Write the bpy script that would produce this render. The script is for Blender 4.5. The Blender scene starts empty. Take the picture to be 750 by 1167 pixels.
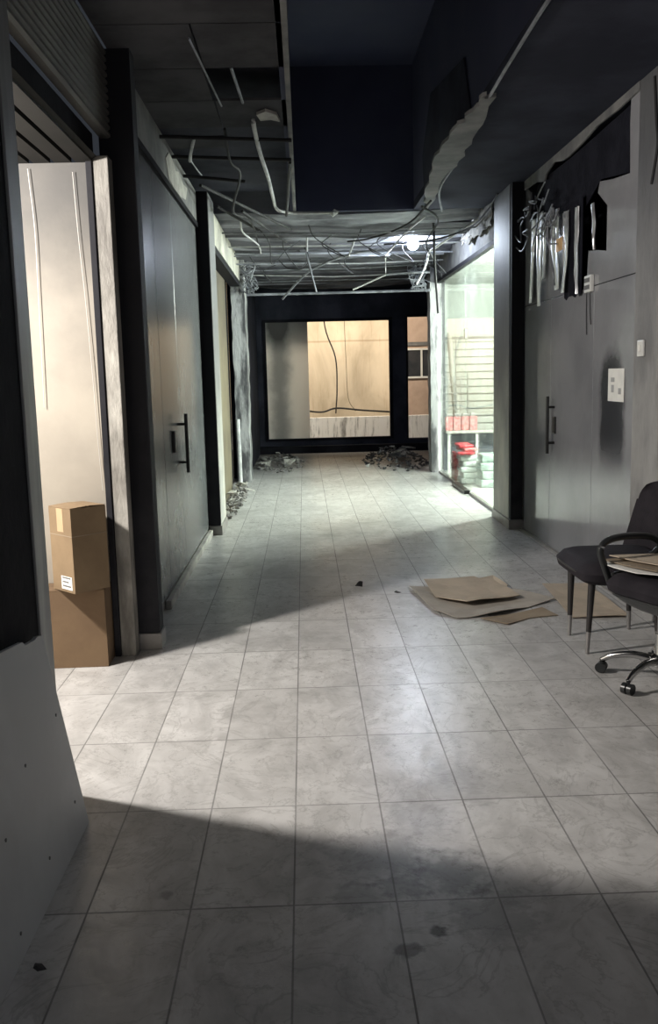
import bpy, bmesh, math, random
from mathutils import Vector, Matrix, noise
random.seed(11)
C = bpy.context.scene.collection
scn = bpy.context.scene

# ------------------------------------------------------------------ materials
def nodes(name):
    m = bpy.data.materials.new(name); m.use_nodes = True
    nt = m.node_tree; b = nt.nodes['Principled BSDF']
    return m, nt, b
def N(nt, t, **kw):
    n = nt.nodes.new(t)
    for k, v in kw.items(): setattr(n, k, v)
    return n
def col(c): return (c[0], c[1], c[2], 1)
def mth(nt, op, a, b=None, c=None, clamp=False):
    n = N(nt, 'ShaderNodeMath', operation=op); n.use_clamp = clamp
    for i, v in enumerate((a, b, c)):
        if v is None: continue
        if isinstance(v, (int, float)): n.inputs[i].default_value = v
        else: nt.links.new(v, n.inputs[i])
    return n.outputs[0]
def mixc(nt, f, a, b, blend='MIX'):
    n = N(nt, 'ShaderNodeMix', data_type='RGBA', blend_type=blend)
    if isinstance(f, (int, float)): n.inputs[0].default_value = f
    else: nt.links.new(f, n.inputs[0])
    for i, v in ((6, a), (7, b)):
        if isinstance(v, tuple): n.inputs[i].default_value = col(v)
        else: nt.links.new(v, n.inputs[i])
    return n.outputs[2]
def noise_tex(nt, vec, scale, detail=6, rough=.6, dist=0, stretch=None):
    if stretch:
        mp = N(nt, 'ShaderNodeMapping'); mp.inputs['Scale'].default_value = stretch
        nt.links.new(vec, mp.inputs[0]); vec = mp.outputs[0]
    n = N(nt, 'ShaderNodeTexNoise'); n.inputs['Scale'].default_value = scale
    n.inputs['Detail'].default_value = detail; n.inputs['Roughness'].default_value = rough
    n.inputs['Distortion'].default_value = dist
    nt.links.new(vec, n.inputs['Vector']); return n.outputs['Fac']
def ramp(nt, f, lo, hi):
    n = N(nt, 'ShaderNodeMapRange', interpolation_type='SMOOTHSTEP')
    n.inputs[1].default_value = lo; n.inputs[2].default_value = hi
    nt.links.new(f, n.inputs[0]); return n.outputs[0]
def pos(nt):
    return N(nt, 'ShaderNodeNewGeometry').outputs['Position']
def mat(name, c1, c2=None, scale=4, rough=.6, metal=0, bump=0, soot=None, stretch=None, spec=.5, lohi=(.35, .65), bscale=None, coat=0, alpha=None):
    """two colours mixed by noise; soot = (colour, z_clean, z_black, amount): smoke stain that grows with height"""
    m, nt, b = nodes(name); p = pos(nt)
    c2 = c2 or tuple(x*.7 for x in c1)
    nz = noise_tex(nt, p, scale, stretch=stretch)
    c = mixc(nt, ramp(nt, nz, *lohi), c1, c2)
    if soot:
        sc, z0, z1, am = soot
        sp = N(nt, 'ShaderNodeSeparateXYZ'); nt.links.new(p, sp.inputs[0])
        wob = mth(nt, 'MULTIPLY_ADD', noise_tex(nt, p, 1.7), .9, -.45)
        z = mth(nt, 'ADD', sp.outputs[2], wob)
        c = mixc(nt, mth(nt, 'MULTIPLY', ramp(nt, z, z0, z1), am), c, sc)
    nt.links.new(c, b.inputs['Base Color'])
    b.inputs['Roughness'].default_value = rough; b.inputs['Metallic'].default_value = metal
    b.inputs['Specular IOR Level'].default_value = spec
    b.inputs['Coat Weight'].default_value = coat
    if bump:
        bp = N(nt, 'ShaderNodeBump'); bp.inputs['Strength'].default_value = bump; bp.inputs['Distance'].default_value = .02
        nt.links.new(noise_tex(nt, p, bscale or scale*4, stretch=stretch), bp.inputs['Height']); nt.links.new(bp.outputs[0], b.inputs['Normal'])
    return m
def emit(name, c, s):
    m, nt, b = nodes(name)
    b.inputs['Emission Color'].default_value = col(c); b.inputs['Emission Strength'].default_value = s
    b.inputs['Base Color'].default_value = col(c); return m

def floor_mat():
    m, nt, b = nodes('marble_tiles'); p = pos(nt)
    sp = N(nt, 'ShaderNodeSeparateXYZ'); nt.links.new(p, sp.inputs[0])
    u = mth(nt, 'DIVIDE', mth(nt, 'ADD', sp.outputs[0], .072), .3025)
    v = mth(nt, 'DIVIDE', mth(nt, 'SUBTRACT', sp.outputs[1], 2.48), .627)
    def edge(t, size, half):
        f = mth(nt, 'FRACT', t); d = mth(nt, 'MULTIPLY', mth(nt, 'MINIMUM', f, mth(nt, 'SUBTRACT', 1, f)), size)
        return mth(nt, 'SUBTRACT', 1, ramp(nt, d, half*.45, half))
    gx = edge(u, .3025, .0040); gy = edge(v, .627, .0046)
    gvar = ramp(nt, noise_tex(nt, p, 1.4, 2), .3, .7)
    g = mth(nt, 'MAXIMUM', mth(nt, 'MULTIPLY', gx, mth(nt, 'MULTIPLY_ADD', gvar, .4, .6)), mth(nt, 'MULTIPLY', gy, mth(nt, 'MULTIPLY_ADD', gvar, .5, .5)))
    cb = N(nt, 'ShaderNodeCombineXYZ'); nt.links.new(mth(nt, 'FLOOR', u), cb.inputs[0]); nt.links.new(mth(nt, 'FLOOR', v), cb.inputs[1])
    wn = N(nt, 'ShaderNodeTexWhiteNoise', noise_dimensions='3D'); nt.links.new(cb.outputs[0], wn.inputs[0])
    # per-tile shifted marbling
    va = N(nt, 'ShaderNodeVectorMath', operation='MULTIPLY_ADD'); nt.links.new(wn.outputs['Color'], va.inputs[0])
    va.inputs[1].default_value = (9, 9, 9); nt.links.new(p, va.inputs[2])
    n1 = noise_tex(nt, va.outputs[0], 5, 8, .62, 1.2, (1, .55, 1))
    n2 = noise_tex(nt, va.outputs[0], 2.2, 5, .6, 2.5)
    vein = mth(nt, 'SUBTRACT', 1, ramp(nt, mth(nt, 'ABSOLUTE', mth(nt, 'SUBTRACT', n2, .5)), 0, .025))
    c = mixc(nt, ramp(nt, n1, .3, .7), (.60, .59, .58), (.41, .40, .39))
    c = mixc(nt, mth(nt, 'MULTIPLY', vein, .38), c, (.24, .23, .22))
    c = mixc(nt, mth(nt, 'MULTIPLY', wn.outputs['Value'], .35), c, (.36, .35, .34))
    dirt = ramp(nt, noise_tex(nt, p, .9, 8, .72), .45, .75)
    c = mixc(nt, mth(nt, 'MULTIPLY', dirt, .5), c, (.17, .165, .16))
    fine = ramp(nt, noise_tex(nt, p, 14, 6, .7), .60, .74)
    c = mixc(nt, mth(nt, 'MULTIPLY', fine, .3), c, (.15, .145, .14))
    sc = noise_tex(nt, p, 3.2, 9, .8, 3.0, (1, 1.6, 1))
    scf = mth(nt, 'SUBTRACT', 1, ramp(nt, mth(nt, 'ABSOLUTE', mth(nt, 'SUBTRACT', sc, .53)), .0, .012))
    scf = mth(nt, 'MULTIPLY', scf, ramp(nt, noise_tex(nt, p, .8, 3), .5, .62))
    c = mixc(nt, mth(nt, 'MULTIPLY', scf, .5), c, (.10, .095, .09))
    spk = ramp(nt, noise_tex(nt, p, 55, 3, .6), .68, .76)
    c = mixc(nt, mth(nt, 'MULTIPLY', spk, .16), c, (.09, .085, .08))
    # a few dark spills on the tiles near the doorway
    for (sx, sy, r, s) in ((.33, 2.33, .035, .8), (.24, 2.25, .045, .6), (.25, 2.55, .09, .35), (.12, 2.5, .11, .3), (.42, 2.62, .16, .4), (.2, 2.75, .2, .3), (.5, 2.4, .18, .3), (-.46, 2.55, .03, .5), (.36, 3.0, .16, .22), (.55, 3.3, .14, .2)):
        dv = N(nt, 'ShaderNodeVectorMath', operation='DISTANCE'); nt.links.new(p, dv.inputs[0]); dv.inputs[1].default_value = (sx, sy, 0)
        d = mth(nt, 'ADD', dv.outputs['Value'], mth(nt, 'MULTIPLY_ADD', noise_tex(nt, p, 18, 4), r*2.2, -r*1.1))
        c = mixc(nt, mth(nt, 'MULTIPLY', mth(nt, 'SUBTRACT', 1, ramp(nt, d, r*.4, r)), s), c, (.05, .045, .04))
    c = mixc(nt, mth(nt, 'MULTIPLY', g, .8), c, (.07, .068, .065))
    # floor colour darkens towards the far wall
    far = ramp(nt, mth(nt, 'ADD', sp.outputs[1], mth(nt, 'MULTIPLY_ADD', noise_tex(nt, p, 1.2), 1.6, -.8)), 14.6, 16.2)
    c = mixc(nt, mth(nt, 'MULTIPLY', far, .78), c, (.09, .085, .08))
    nt.links.new(c, b.inputs['Base Color'])
    r = mth(nt, 'MULTIPLY_ADD', ramp(nt, noise_tex(nt, p, 16, 8, .85), .3, .7), .20, .22)
    r = mth(nt, 'ADD', r, mth(nt, 'MULTIPLY', g, .3)); r = mth(nt, 'ADD', r, mth(nt, 'MULTIPLY', dirt, .15))
    nt.links.new(r, b.inputs['Roughness'])
    b.inputs['Specular IOR Level'].default_value = .36
    bp = N(nt, 'ShaderNodeBump'); bp.inputs['Strength'].default_value = .05; bp.inputs['Distance'].default_value = .01
    h = mth(nt, 'SUBTRACT', noise_tex(nt, p, 30, 4), mth(nt, 'MULTIPLY', g, 1.2))
    nt.links.new(h, bp.inputs['Height']); nt.links.new(bp.outputs[0], b.inputs['Normal'])
    return m

def clear_glass():
    m, nt, b = nodes('clear_shop_glass'); nt.nodes.remove(b)
    out = nt.nodes['Material Output']; p = pos(nt)
    tr = N(nt, 'ShaderNodeBsdfTransparent'); tr.inputs[0].default_value = (.93, .97, .94, 1)
    gl = N(nt, 'ShaderNodeBsdfGlossy'); gl.inputs['Roughness'].default_value = .03
    df = N(nt, 'ShaderNodeBsdfDiffuse'); df.inputs[0].default_value = (.6, .62, .6, 1)
    fr = N(nt, 'ShaderNodeFresnel'); fr.inputs[0].default_value = 1.45
    m1 = N(nt, 'ShaderNodeMixShader'); nt.links.new(mth(nt, 'MULTIPLY', fr.outputs[0], .5), m1.inputs[0]); nt.links.new(tr.outputs[0], m1.inputs[1]); nt.links.new(gl.outputs[0], m1.inputs[2])
    m2 = N(nt, 'ShaderNodeMixShader'); nt.links.new(mth(nt, 'MULTIPLY', ramp(nt, noise_tex(nt, p, 3, 6, .7), .3, .8), .09), m2.inputs[0])
    nt.links.new(m1.outputs[0], m2.inputs[1]); nt.links.new(df.outputs[0], m2.inputs[2]); nt.links.new(m2.outputs[0], out.inputs[0])
    return m
def frosted():
    m, nt, b = nodes('sooty_frosted_sheet'); out = nt.nodes['Material Output']; p = pos(nt)
    sp = N(nt, 'ShaderNodeSeparateXYZ'); nt.links.new(p, sp.inputs[0])
    # smoke stain: dark cloud on the left and along the top
    cx = mth(nt, 'ABSOLUTE', mth(nt, 'ADD', sp.outputs[0], .47))
    st = mth(nt, 'SUBTRACT', 1, ramp(nt, mth(nt, 'ADD', cx, mth(nt, 'MULTIPLY_ADD', noise_tex(nt, p, 2.5), .3, -.15)), .02, .3))
    top = ramp(nt, sp.outputs[2], 1.9, 2.55)
    f = mth(nt, 'ADD', mth(nt, 'MULTIPLY', st, .6), mth(nt, 'MULTIPLY', top, .75), clamp=True)
    c = mixc(nt, f, (.88, .86, .82), (.10, .095, .09)); nt.links.new(c, b.inputs['Base Color'])
    b.inputs['Roughness'].default_value = .5
    tl = N(nt, 'ShaderNodeBsdfTranslucent'); nt.links.new(c, tl.inputs[0])
    mx = N(nt, 'ShaderNodeMixShader'); mx.inputs[0].default_value = .5
    nt.links.new(b.outputs[0], mx.inputs[1]); nt.links.new(tl.outputs[0], mx.inputs[2]); nt.links.new(mx.outputs[0], out.inputs[0])
    return m
def door_glass():
    """smoke-greyed back-painted glass with a shiny face; a dark arch is painted into the colour beside the notice"""
    m, nt, b = nodes('smoked_door_glass'); p = pos(nt)
    sp = N(nt, 'ShaderNodeSeparateXYZ'); nt.links.new(p, sp.inputs[0])
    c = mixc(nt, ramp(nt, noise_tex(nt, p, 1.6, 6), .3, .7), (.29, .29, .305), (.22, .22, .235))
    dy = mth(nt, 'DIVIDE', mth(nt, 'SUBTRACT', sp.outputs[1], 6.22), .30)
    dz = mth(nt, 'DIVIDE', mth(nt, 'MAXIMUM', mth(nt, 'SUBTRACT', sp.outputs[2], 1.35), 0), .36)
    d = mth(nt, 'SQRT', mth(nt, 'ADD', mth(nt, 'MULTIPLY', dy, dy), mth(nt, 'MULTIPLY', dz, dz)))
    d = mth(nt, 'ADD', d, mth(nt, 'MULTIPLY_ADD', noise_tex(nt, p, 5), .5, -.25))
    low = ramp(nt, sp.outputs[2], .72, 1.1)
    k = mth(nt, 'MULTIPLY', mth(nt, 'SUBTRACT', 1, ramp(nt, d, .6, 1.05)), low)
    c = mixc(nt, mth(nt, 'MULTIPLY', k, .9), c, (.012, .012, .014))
    nt.links.new(c, b.inputs['Base Color'])
    nt.links.new(mth(nt, 'MULTIPLY_ADD', noise_tex(nt, p, 3), .10, .05), b.inputs['Roughness'])
    b.inputs['IOR'].default_value = 1.9
    return m
def plywood_mat():
    m, nt, b = nodes('weathered_hoarding_cloth'); p = pos(nt)
    sp = N(nt, 'ShaderNodeSeparateXYZ'); nt.links.new(p, sp.inputs[0])
    c = mixc(nt, ramp(nt, noise_tex(nt, p, 1.2, 6, .6, .6, (1, 1, .5)), .35, .65), (.60, .515, .40), (.44, .37, .275))
    seam = mth(nt, 'SUBTRACT', 1, ramp(nt, mth(nt, 'ABSOLUTE', mth(nt, 'SUBTRACT', sp.outputs[2], 2.27)), .008, .03))
    c = mixc(nt, mth(nt, 'MULTIPLY', seam, .45), c, (.25, .16, .08))
    c = mixc(nt, mth(nt, 'MULTIPLY', ramp(nt, noise_tex(nt, p, 6, 5, .6, 0, (3, 1, .25)), .55, .75), .35), c, (.30, .21, .12))
    nt.links.new(c, b.inputs['Base Color']); b.inputs['Roughness'].default_value = .8
    bp = N(nt, 'ShaderNodeBump'); bp.inputs['Strength'].default_value = .4; bp.inputs['Distance'].default_value = .05
    nt.links.new(noise_tex(nt, p, 1.5, 4, .5, 0, (2, 1, .5)), bp.inputs['Height']); nt.links.new(bp.outputs[0], b.inputs['Normal'])
    return m
def streak_mat():
    m, nt, b = nodes('streaked_white_parapet'); p = pos(nt)
    s = ramp(nt, noise_tex(nt, p, 7, 6, .75, 0, (1.6, 1, .18)), .48, .68)
    c = mixc(nt, mth(nt, 'MULTIPLY', s, .8), (.95, .93, .90), (.13, .12, .11)); nt.links.new(c, b.inputs['Base Color'])
    b.inputs['Roughness'].default_value = .8; return m

SOOT = (.018, .018, .021)
M = dict(
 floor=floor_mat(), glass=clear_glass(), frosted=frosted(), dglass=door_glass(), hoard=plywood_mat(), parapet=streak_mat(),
 black=mat('charred_black', (.006, .006, .009), (.011, .011, .014), 3, .85, bump=.3, spec=.08),
 navy=mat('dark_flare_tint', (.030, .034, .075), (.04, .045, .085), 1.5, .8),  # navy puts the blue lens-flare glow around the bulb into the colour
 ceil=mat('sooted_plasterboard', (.040, .043, .062), (.023, .025, .038), 1.6, .9, bump=.15, spec=.12),
 ceiltile=mat('sooted_ceiling_tile', (.070, .070, .076), (.04, .04, .045), 2.2, .9, bump=.15, spec=.12),
 plenum=mat('smoked_slab', (.062, .064, .08), (.028, .03, .04), 1.2, .9, bump=.3, spec=.12),
 jamb=mat('dull_aluminium_jamb', (.42, .42, .41), (.26, .26, .26), 3, .5, .1, soot=(SOOT, 1.2, 3.1, .75), stretch=(3, 3, .4)),
 palejamb=mat('flaking_cream_jamb', (.37, .355, .32), (.15, .14, .125), 7, .7, bump=.4, soot=((.08, .075, .07), 1.4, 3.0, .7), stretch=(1, 1, .3)),
 pilaster=mat('blackened_and_shaded_pilaster', (.035, .035, .04), (.018, .018, .022), 3, .7, bump=.2, spec=.15, soot=((.012, .012, .015), .2, 1.5, .85)),
 pillarlit=mat('scorched_cream_cladding', (.55, .53, .48), (.36, .35, .33), 3, .6, bump=.2, soot=((.09, .09, .105), .5, 2.0, .8), stretch=(1, 1, .4)),
 pillargrey=mat('scorched_stone_cladding', (.50, .48, .42), (.32, .31, .29), 2.5, .55, bump=.2, soot=((.085, .085, .10), .6, 1.7, .9), stretch=(1, 1, .5)),
 base=mat('ceramic_plinth', (.30, .285, .27), (.2, .19, .18), 5, .35),
 fascia=mat('smoke_stained_fascia', (.22, .215, .205), (.09, .09, .095), 2.5, .8, bump=.25, lohi=(.3, .7)),
 fasciapale=mat('peeling_pale_fascia', (.44, .42, .36), (.20, .19, .175), 2.5, .75, bump=.5, lohi=(.4, .7)),
 plaster=mat('exposed_pale_plaster', (.42, .40, .37), (.28, .27, .25), 6, .85, bump=.5),
 leftdoor=mat('smoked_glass_partition', (.19, .197, .20), (.13, .135, .14), 1.3, .26, 0, spec=.45, soot=((.12, .122, .13), 1.0, 2.6, .8)),
 joint=mat('door_joint', (.02, .02, .02), (.03, .03, .03), 3, .6),
 blackmetal=mat('black_steel', (.015, .015, .016), (.02, .02, .02), 5, .35, .3),
 shutter=mat('sooty_shutter', (.12, .118, .11), (.07, .068, .065), 2, .55, .3, bump=.1),
 linerib=mat('ribbed_ceiling_metal', (.014, .013, .012), (.009, .009, .008), 2, .7, spec=.15),
 warmwall=mat('smoked_white_wall', (.33, .298, .25), (.28, .252, .213), 1.6, .8, bump=.15, soot=((.045, .045, .046), 1.15, 2.75, .93)),
 roomwall=mat('dim_room_wall', (.5, .47, .42), (.38, .36, .33), 1.5, .85),
 board=mat('white_board', (.52, .53, .54), (.44, .45, .46), 2, .55),
 card=mat('brown_cardboard', (.17, .11, .06), (.135, .085, .047), 3, .85, bump=.1, bscale=25),
 cardlight=mat('pale_cardboard', (.235, .165, .095), (.19, .13, .074), 3, .85, bump=.1, bscale=25),
 carddark=mat('damp_cardboard', (.30, .24, .17), (.22, .17, .12), 4, .85),
 floorcard=mat('trodden_cardboard', (.52, .43, .33), (.42, .35, .27), 4, .85, bump=.15),
 floorcard2=mat('greyed_cardboard', (.44, .40, .35), (.34, .31, .27), 4, .85, bump=.15),
 tape=mat('packing_tape', (.46, .33, .2), (.42, .3, .18), 6, .3),
 paper=mat('white_paper', (.78, .77, .73), (.7, .69, .66), 8, .8),
 ink=mat('grey_print', (.12, .12, .12), (.16, .16, .16), 8, .8),
 fabric=mat('black_upholstery', (.022, .019, .024), (.014, .012, .016), 9, .8, bump=.2, bscale=120, spec=.25),
 leg=mat('black_chair_leg', (.02, .018, .018), (.028, .025, .025), 5, .45),
 legtip=mat('grey_metal_tip', (.35, .34, .33), (.28, .27, .27), 8, .4, .6),
 plastic=mat('black_plastic', (.016, .018, .019), (.022, .024, .025), 7, .32),
 chrome=mat('chrome', (.62, .62, .62), (.5, .5, .5), 5, .16, 1),
 rwall=mat('rough_grey_pier', (.29, .285, .28), (.17, .168, .17), 3, .7, bump=.35, soot=((.05, .05, .055), 1.3, 3.0, .85), stretch=(1, 1, .5)),
 silver=mat('melted_silver_film', (.88, .88, .9), (.6, .6, .63), 9, .30, .85, stretch=(4, 4, .5)),
 scorch=mat('scorched_fabric', (.008, .008, .012), (.014, .014, .02), 5, .9, bump=.3, spec=.05),
 amber=mat('amber_sticker', (.65, .42, .2), (.5, .3, .15), 20, .6),
 white=mat('white_plastic', (.7, .7, .68), (.6, .6, .58), 5, .4),
 pipe=mat('white_conduit', (.5, .5, .5), (.3, .3, .31), 6, .5),
 pipegrey=mat('galvanised_pipe', (.26, .27, .30), (.13, .135, .15), 5, .5, .3),
 cable=mat('charred_cable', (.010, .010, .011), (.016, .016, .018), 6, .8),
 strip=mat('burnt_ceiling_strip', (.36, .37, .42), (.07, .07, .085), 1.8, .6, .1, bump=.4, stretch=(.6, 2, 2), lohi=(.3, .65)),
 stripdark=mat('blackened_ceiling_strip', (.12, .12, .14), (.03, .03, .036), 1.8, .6, .1, bump=.4, stretch=(.6, 2, 2)),
 column=mat('scorched_column', (.34, .34, .345), (.055, .055, .06), 7, .6, bump=.6, stretch=(1, 1, .25), lohi=(.40, .62)),
 brown=mat('brown_door_leaf', (.17, .145, .095), (.12, .10, .07), 2, .55, soot=((.07, .06, .05), 1.4, 2.9, .7)),
 rubble=mat('grey_rubble', (.30, .285, .27), (.07, .067, .065), 9, .9),
 rubbledark=mat('charred_rubble', (.10, .095, .095), (.025, .025, .028), 9, .9),
 shopwall=mat('bright_shop_wall', (.44, .465, .43), (.40, .425, .39), 1, .8),
 shopfloor=mat('shop_floor', (.30, .32, .30), (.25, .265, .25), 3, .4),
 slat=mat('white_slat_board', (.42, .42, .385), (.38, .385, .355), 2, .6),
 rack=mat('grey_wire', (.28, .29, .28), (.22, .22, .22), 5, .4, .5),
 red=mat('red_packaging', (.55, .035, .05), (.42, .03, .045), 6, .4),
 redpale=mat('red_and_white_print', (.60, .36, .35), (.50, .05, .06), 26, .45, lohi=(.45, .55)),
 pack=mat('wrapped_pale_pack', (.70, .74, .72), (.42, .48, .47), 14, .35, lohi=(.4, .6)),
 greenpack=mat('grey_green_pack', (.45, .55, .50), (.2, .27, .25), 12, .4),
 counter=mat('dark_counter_front', (.06, .07, .09), (.09, .10, .12), 3, .5),
 pink=mat('outside_render', (.48, .36, .29), (.38, .28, .22), 2, .85),
 darkpane=mat('dark_pane', (.03, .033, .038), (.05, .05, .055), 3, .2),
 printgrey=mat('faint_print', (.33, .33, .33), (.4, .4, .4), 8, .8),
 insul=mat('dirty_insulation', (.26, .25, .22), (.08, .075, .07), 9, .9, bump=.5),
 char=mat('charred_far_wall', (.030, .032, .046), (.014, .015, .022), 1.6, .85, bump=.4, spec=.15),
 skin=mat('white_wire', (.5, .48, .45), (.45, .43, .41), 5, .5),
 bulb=emit('bulb_glow', (.75, .85, 1.0), 680),
)

# ------------------------------------------------------------------ mesh helpers
class MB:
    def __init__(s): s.bm = bmesh.new()
    def box(s, x0, x1, y0, y1, z0, z1, bev=0, rot=None, seg=2):
        c = Vector(((x0+x1)/2, (y0+y1)/2, (z0+z1)/2))
        r = bmesh.ops.create_cube(s.bm, size=1)['verts']
        for v in r:
            v.co = Vector((v.co.x*(x1-x0), v.co.y*(y1-y0), v.co.z*(z1-z0)))
        if bev:
            es = list({e for v in r for e in v.link_edges})
            g = bmesh.ops.bevel(s.bm, geom=es, offset=bev, segments=seg, profile=.5, affect='EDGES')
            r = list({v for f in g['faces'] for v in f.verts} | {v for v in r if v.is_valid})
        for v in r:
            if rot: v.co = rot @ v.co
            v.co += c
        return s
    def tube(s, pts, r, n=8, cap=True, r1=None):
        pts = [Vector(p) for p in pts]; rings = []
        for i, p in enumerate(pts):
            t = (pts[min(i+1, len(pts)-1)] - pts[max(i-1, 0)]).normalized()
            a = Vector((0, 0, 1)) if abs(t.z) < .9 else Vector((1, 0, 0))
            u = t.cross(a).normalized(); w = t.cross(u)
            rr = r if r1 is None else r + (r1-r)*i/(len(pts)-1)
            rings.append([s.bm.verts.new(p + u*math.cos(2*math.pi*k/n)*rr + w*math.sin(2*math.pi*k/n)*rr) for k in range(n)])
        for a, b in zip(rings, rings[1:]):
            for k in range(n): s.bm.faces.new((a[k], a[(k+1) % n], b[(k+1) % n], b[k]))
        if cap: s.bm.faces.new(rings[0]); s.bm.faces.new(rings[-1][::-1])
        return s
    def prism(s, poly, ax, a, b):
        """poly in the two other axes, extruded along ax from a to b"""
        def P(q, t): return {0: (t, q[0], q[1]), 1: (q[0], t, q[1]), 2: (q[0], q[1], t)}[ax]
        A = [s.bm.verts.new(P(q, a)) for q in poly]; B = [s.bm.verts.new(P(q, b)) for q in poly]
        s.bm.faces.new(A); s.bm.faces.new(B[::-1])
        for i in range(len(poly)):
            j = (i+1) % len(poly); s.bm.faces.new((A[i], B[i], B[j], A[j]))
        return s
    def lathe(s, prof, c, n=20, axis=2):
        rings = []
        for (r, h) in prof:
            ring = []
            for k in range(n):
                a = 2*math.pi*k/n; q = [r*math.cos(a), r*math.sin(a), h]
                if axis == 1: q = [q[0], q[2], q[1]]
                if axis == 0: q = [q[2], q[0], q[1]]
                ring.append(s.bm.verts.new(Vector(c)+Vector(q)))
            rings.append(ring)
        for a, b in zip(rings, rings[1:]):
            for k in range(n): s.bm.faces.new((a[k], a[(k+1) % n], b[(k+1) % n], b[k]))
        s.bm.faces.new(rings[0]); s.bm.faces.new(rings[-1][::-1]); return s
    def grid(s, fn, nu, nv, thick=0):
        """surface fn(u,v)->Vector, optionally with a second skin fn(u,v,1)"""
        def sheet(k): return [[s.bm.verts.new(fn(i/nu, j/nv, k)) for j in range(nv+1)] for i in range(nu+1)]
        A = sheet(0)
        for i in range(nu):
            for j in range(nv): s.bm.faces.new((A[i][j], A[i+1][j], A[i+1][j+1], A[i][j+1]))
        if thick:
            B = sheet(1)
            for i in range(nu):
                for j in range(nv): s.bm.faces.new((B[i][j], B[i][j+1], B[i+1][j+1], B[i+1][j]))
            rim = [(i, 0) for i in range(nu)]+[(nu, j) for j in range(nv)]+[(i, nv) for i in range(nu, 0, -1)]+[(0, j) for j in range(nv, 0, -1)]
            for (a, b) in zip(rim, rim[1:]+rim[:1]):
                s.bm.faces.new((A[a[0]][a[1]], B[a[0]][a[1]], B[b[0]][b[1]], A[b[0]][b[1]]))
        return s
    def chunk(s, c, r, flat=.6, n=9):
        vs = [s.bm.verts.new(Vector(c)+Vector((random.gauss(0, 1), random.gauss(0, 1), random.gauss(0, 1))).normalized()*r*random.uniform(.6, 1.1)*Vector((1, 1, 1)).x) for _ in range(n)]
        for v in vs: v.co.z = c[2]+(v.co.z-c[2])*flat
        lo = min(v.co.z for v in vs)
        if lo < 0.001:
            for v in vs: v.co.z += .001-lo
        h = bmesh.ops.convex_hull(s.bm, input=vs)
        bmesh.ops.delete(s.bm, geom=[g for g in h['geom_interior'] if isinstance(g, bmesh.types.BMVert)], context='VERTS')
        return s
    def build(s, name, m, parent=None, smooth=False, off=None):
        bmesh.ops.recalc_face_normals(s.bm, faces=s.bm.faces)
        if off is None and parent is None:
            xs = [v.co for v in s.bm.verts]
            off = Vector(((min(v.x for v in xs)+max(v.x for v in xs))/2, (min(v.y for v in xs)+max(v.y for v in xs))/2, min(v.z for v in xs)))
        if parent is not None:
            off = Vector(parent.location)
            if parent.parent: off = off + parent.parent.location
        for v in s.bm.verts: v.co -= off
        me = bpy.data.meshes.new(name); s.bm.to_mesh(me); s.bm.free(); me.materials.append(m)
        if smooth:
            for p in me.polygons: p.use_smooth = True
            try: me.set_sharp_from_angle(angle=math.radians(40))
            except Exception: pass
        o = bpy.data.objects.new(name, me); C.objects.link(o)
        if parent is None: o.location = off
        else: o.parent = parent
        return o
def tag(o, label=None, cat=None, group=None, kind=None):
    if label: o['label'] = label
    if cat: o['category'] = cat
    if group: o['group'] = group
    if kind: o['kind'] = kind
    return o
def thing(name, loc, label, cat, group=None, kind=None):
    o = bpy.data.objects.new(name, None); C.objects.link(o); o.location = loc; o.empty_display_size = .1
    return tag(o, label, cat, group, kind)
def struct(name, mb, m, label, cat, smooth=False): return tag(mb.build(name, m, None, smooth), label, cat, None, 'structure')
def smooth_path(pts, n=6):
    P = [Vector(p) for p in pts]; P = [P[0]*2-P[1]]+P+[P[-1]*2-P[-2]]; out = []
    for i in range(1, len(P)-2):
        for k in range(n):
            t = k/n; a, b, c, d = P[i-1:i+3]
            out.append(.5*((2*b)+(-a+c)*t+(2*a-5*b+4*c-d)*t*t+(-a+3*b-3*c+d)*t**3))
    out.append(P[-2]); return out
def rope(name, pts, r, m, label, cat, group=None, n=6, straight=False):
    return tag(MB().tube(pts if straight else smooth_path(pts), r, n).build(name, m, smooth=True), label, cat, group)

ZC = 3.25      # corridor ceiling
# ------------------------------------------------------------------ the setting
struct('floor', MB().box(-4, 5.2, -2.5, 22.5, -.1, 0), M['floor'], 'grey marble floor tiles laid along the corridor', 'floor')

# left side, near to far
struct('wall_left', MB().box(-1.35, -.958, -2.5, 3.14, 0, ZC), M['black'], 'fire-blackened near wall above the leaning white board', 'wall')
struct('trim_1', MB().box(-1.09, -.95, 3.142, 3.28, 0, ZC, .004), M['jamb'], 'dull grey metal door jamb beside the black near wall', 'door jamb')
struct('trim_2', MB().box(-1.30, -1.06, 3.285, 5.0, 2.69, 2.80), M['black'], 'blackened beam over the open shop doorway', 'beam')
mb = MB()                                   # shutter curtain: horizontal ribs
prof = []
for i in range(12):
    z = 2.80+i*.0375
    prof += [(-1.0, z), (-.985, z+.009), (-.985, z+.022), (-1.0, z+.031)]
prof += [(-1.0, ZC), (-1.04, ZC), (-1.04, 2.80)]
struct('wall_left', mb.prism(prof, 1, 3.285, 5.10), M['shutter'], 'sooty ribbed roller shutter housing above the open doorway', 'shutter')
struct('trim_3', MB().box(-1.065, -.985, 4.985, 5.1, 0, 2.69, .004), M['palejamb'], 'flaking cream door jamb right of the cardboard boxes', 'door jamb')
struct('trim_10', MB().box(-1.10, -1.068, 4.975, 5.1, 0, 2.685, .003), M['pilaster'], 'dark strip left of the flaking cream jamb', 'door jamb')
pl = MB().box(-1.05, -.865, 5.105, 5.24, .095, ZC, .002)
struct('wall_left', pl, M['pilaster'], 'black burnt pilaster beside the open doorway', 'pilaster')
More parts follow.
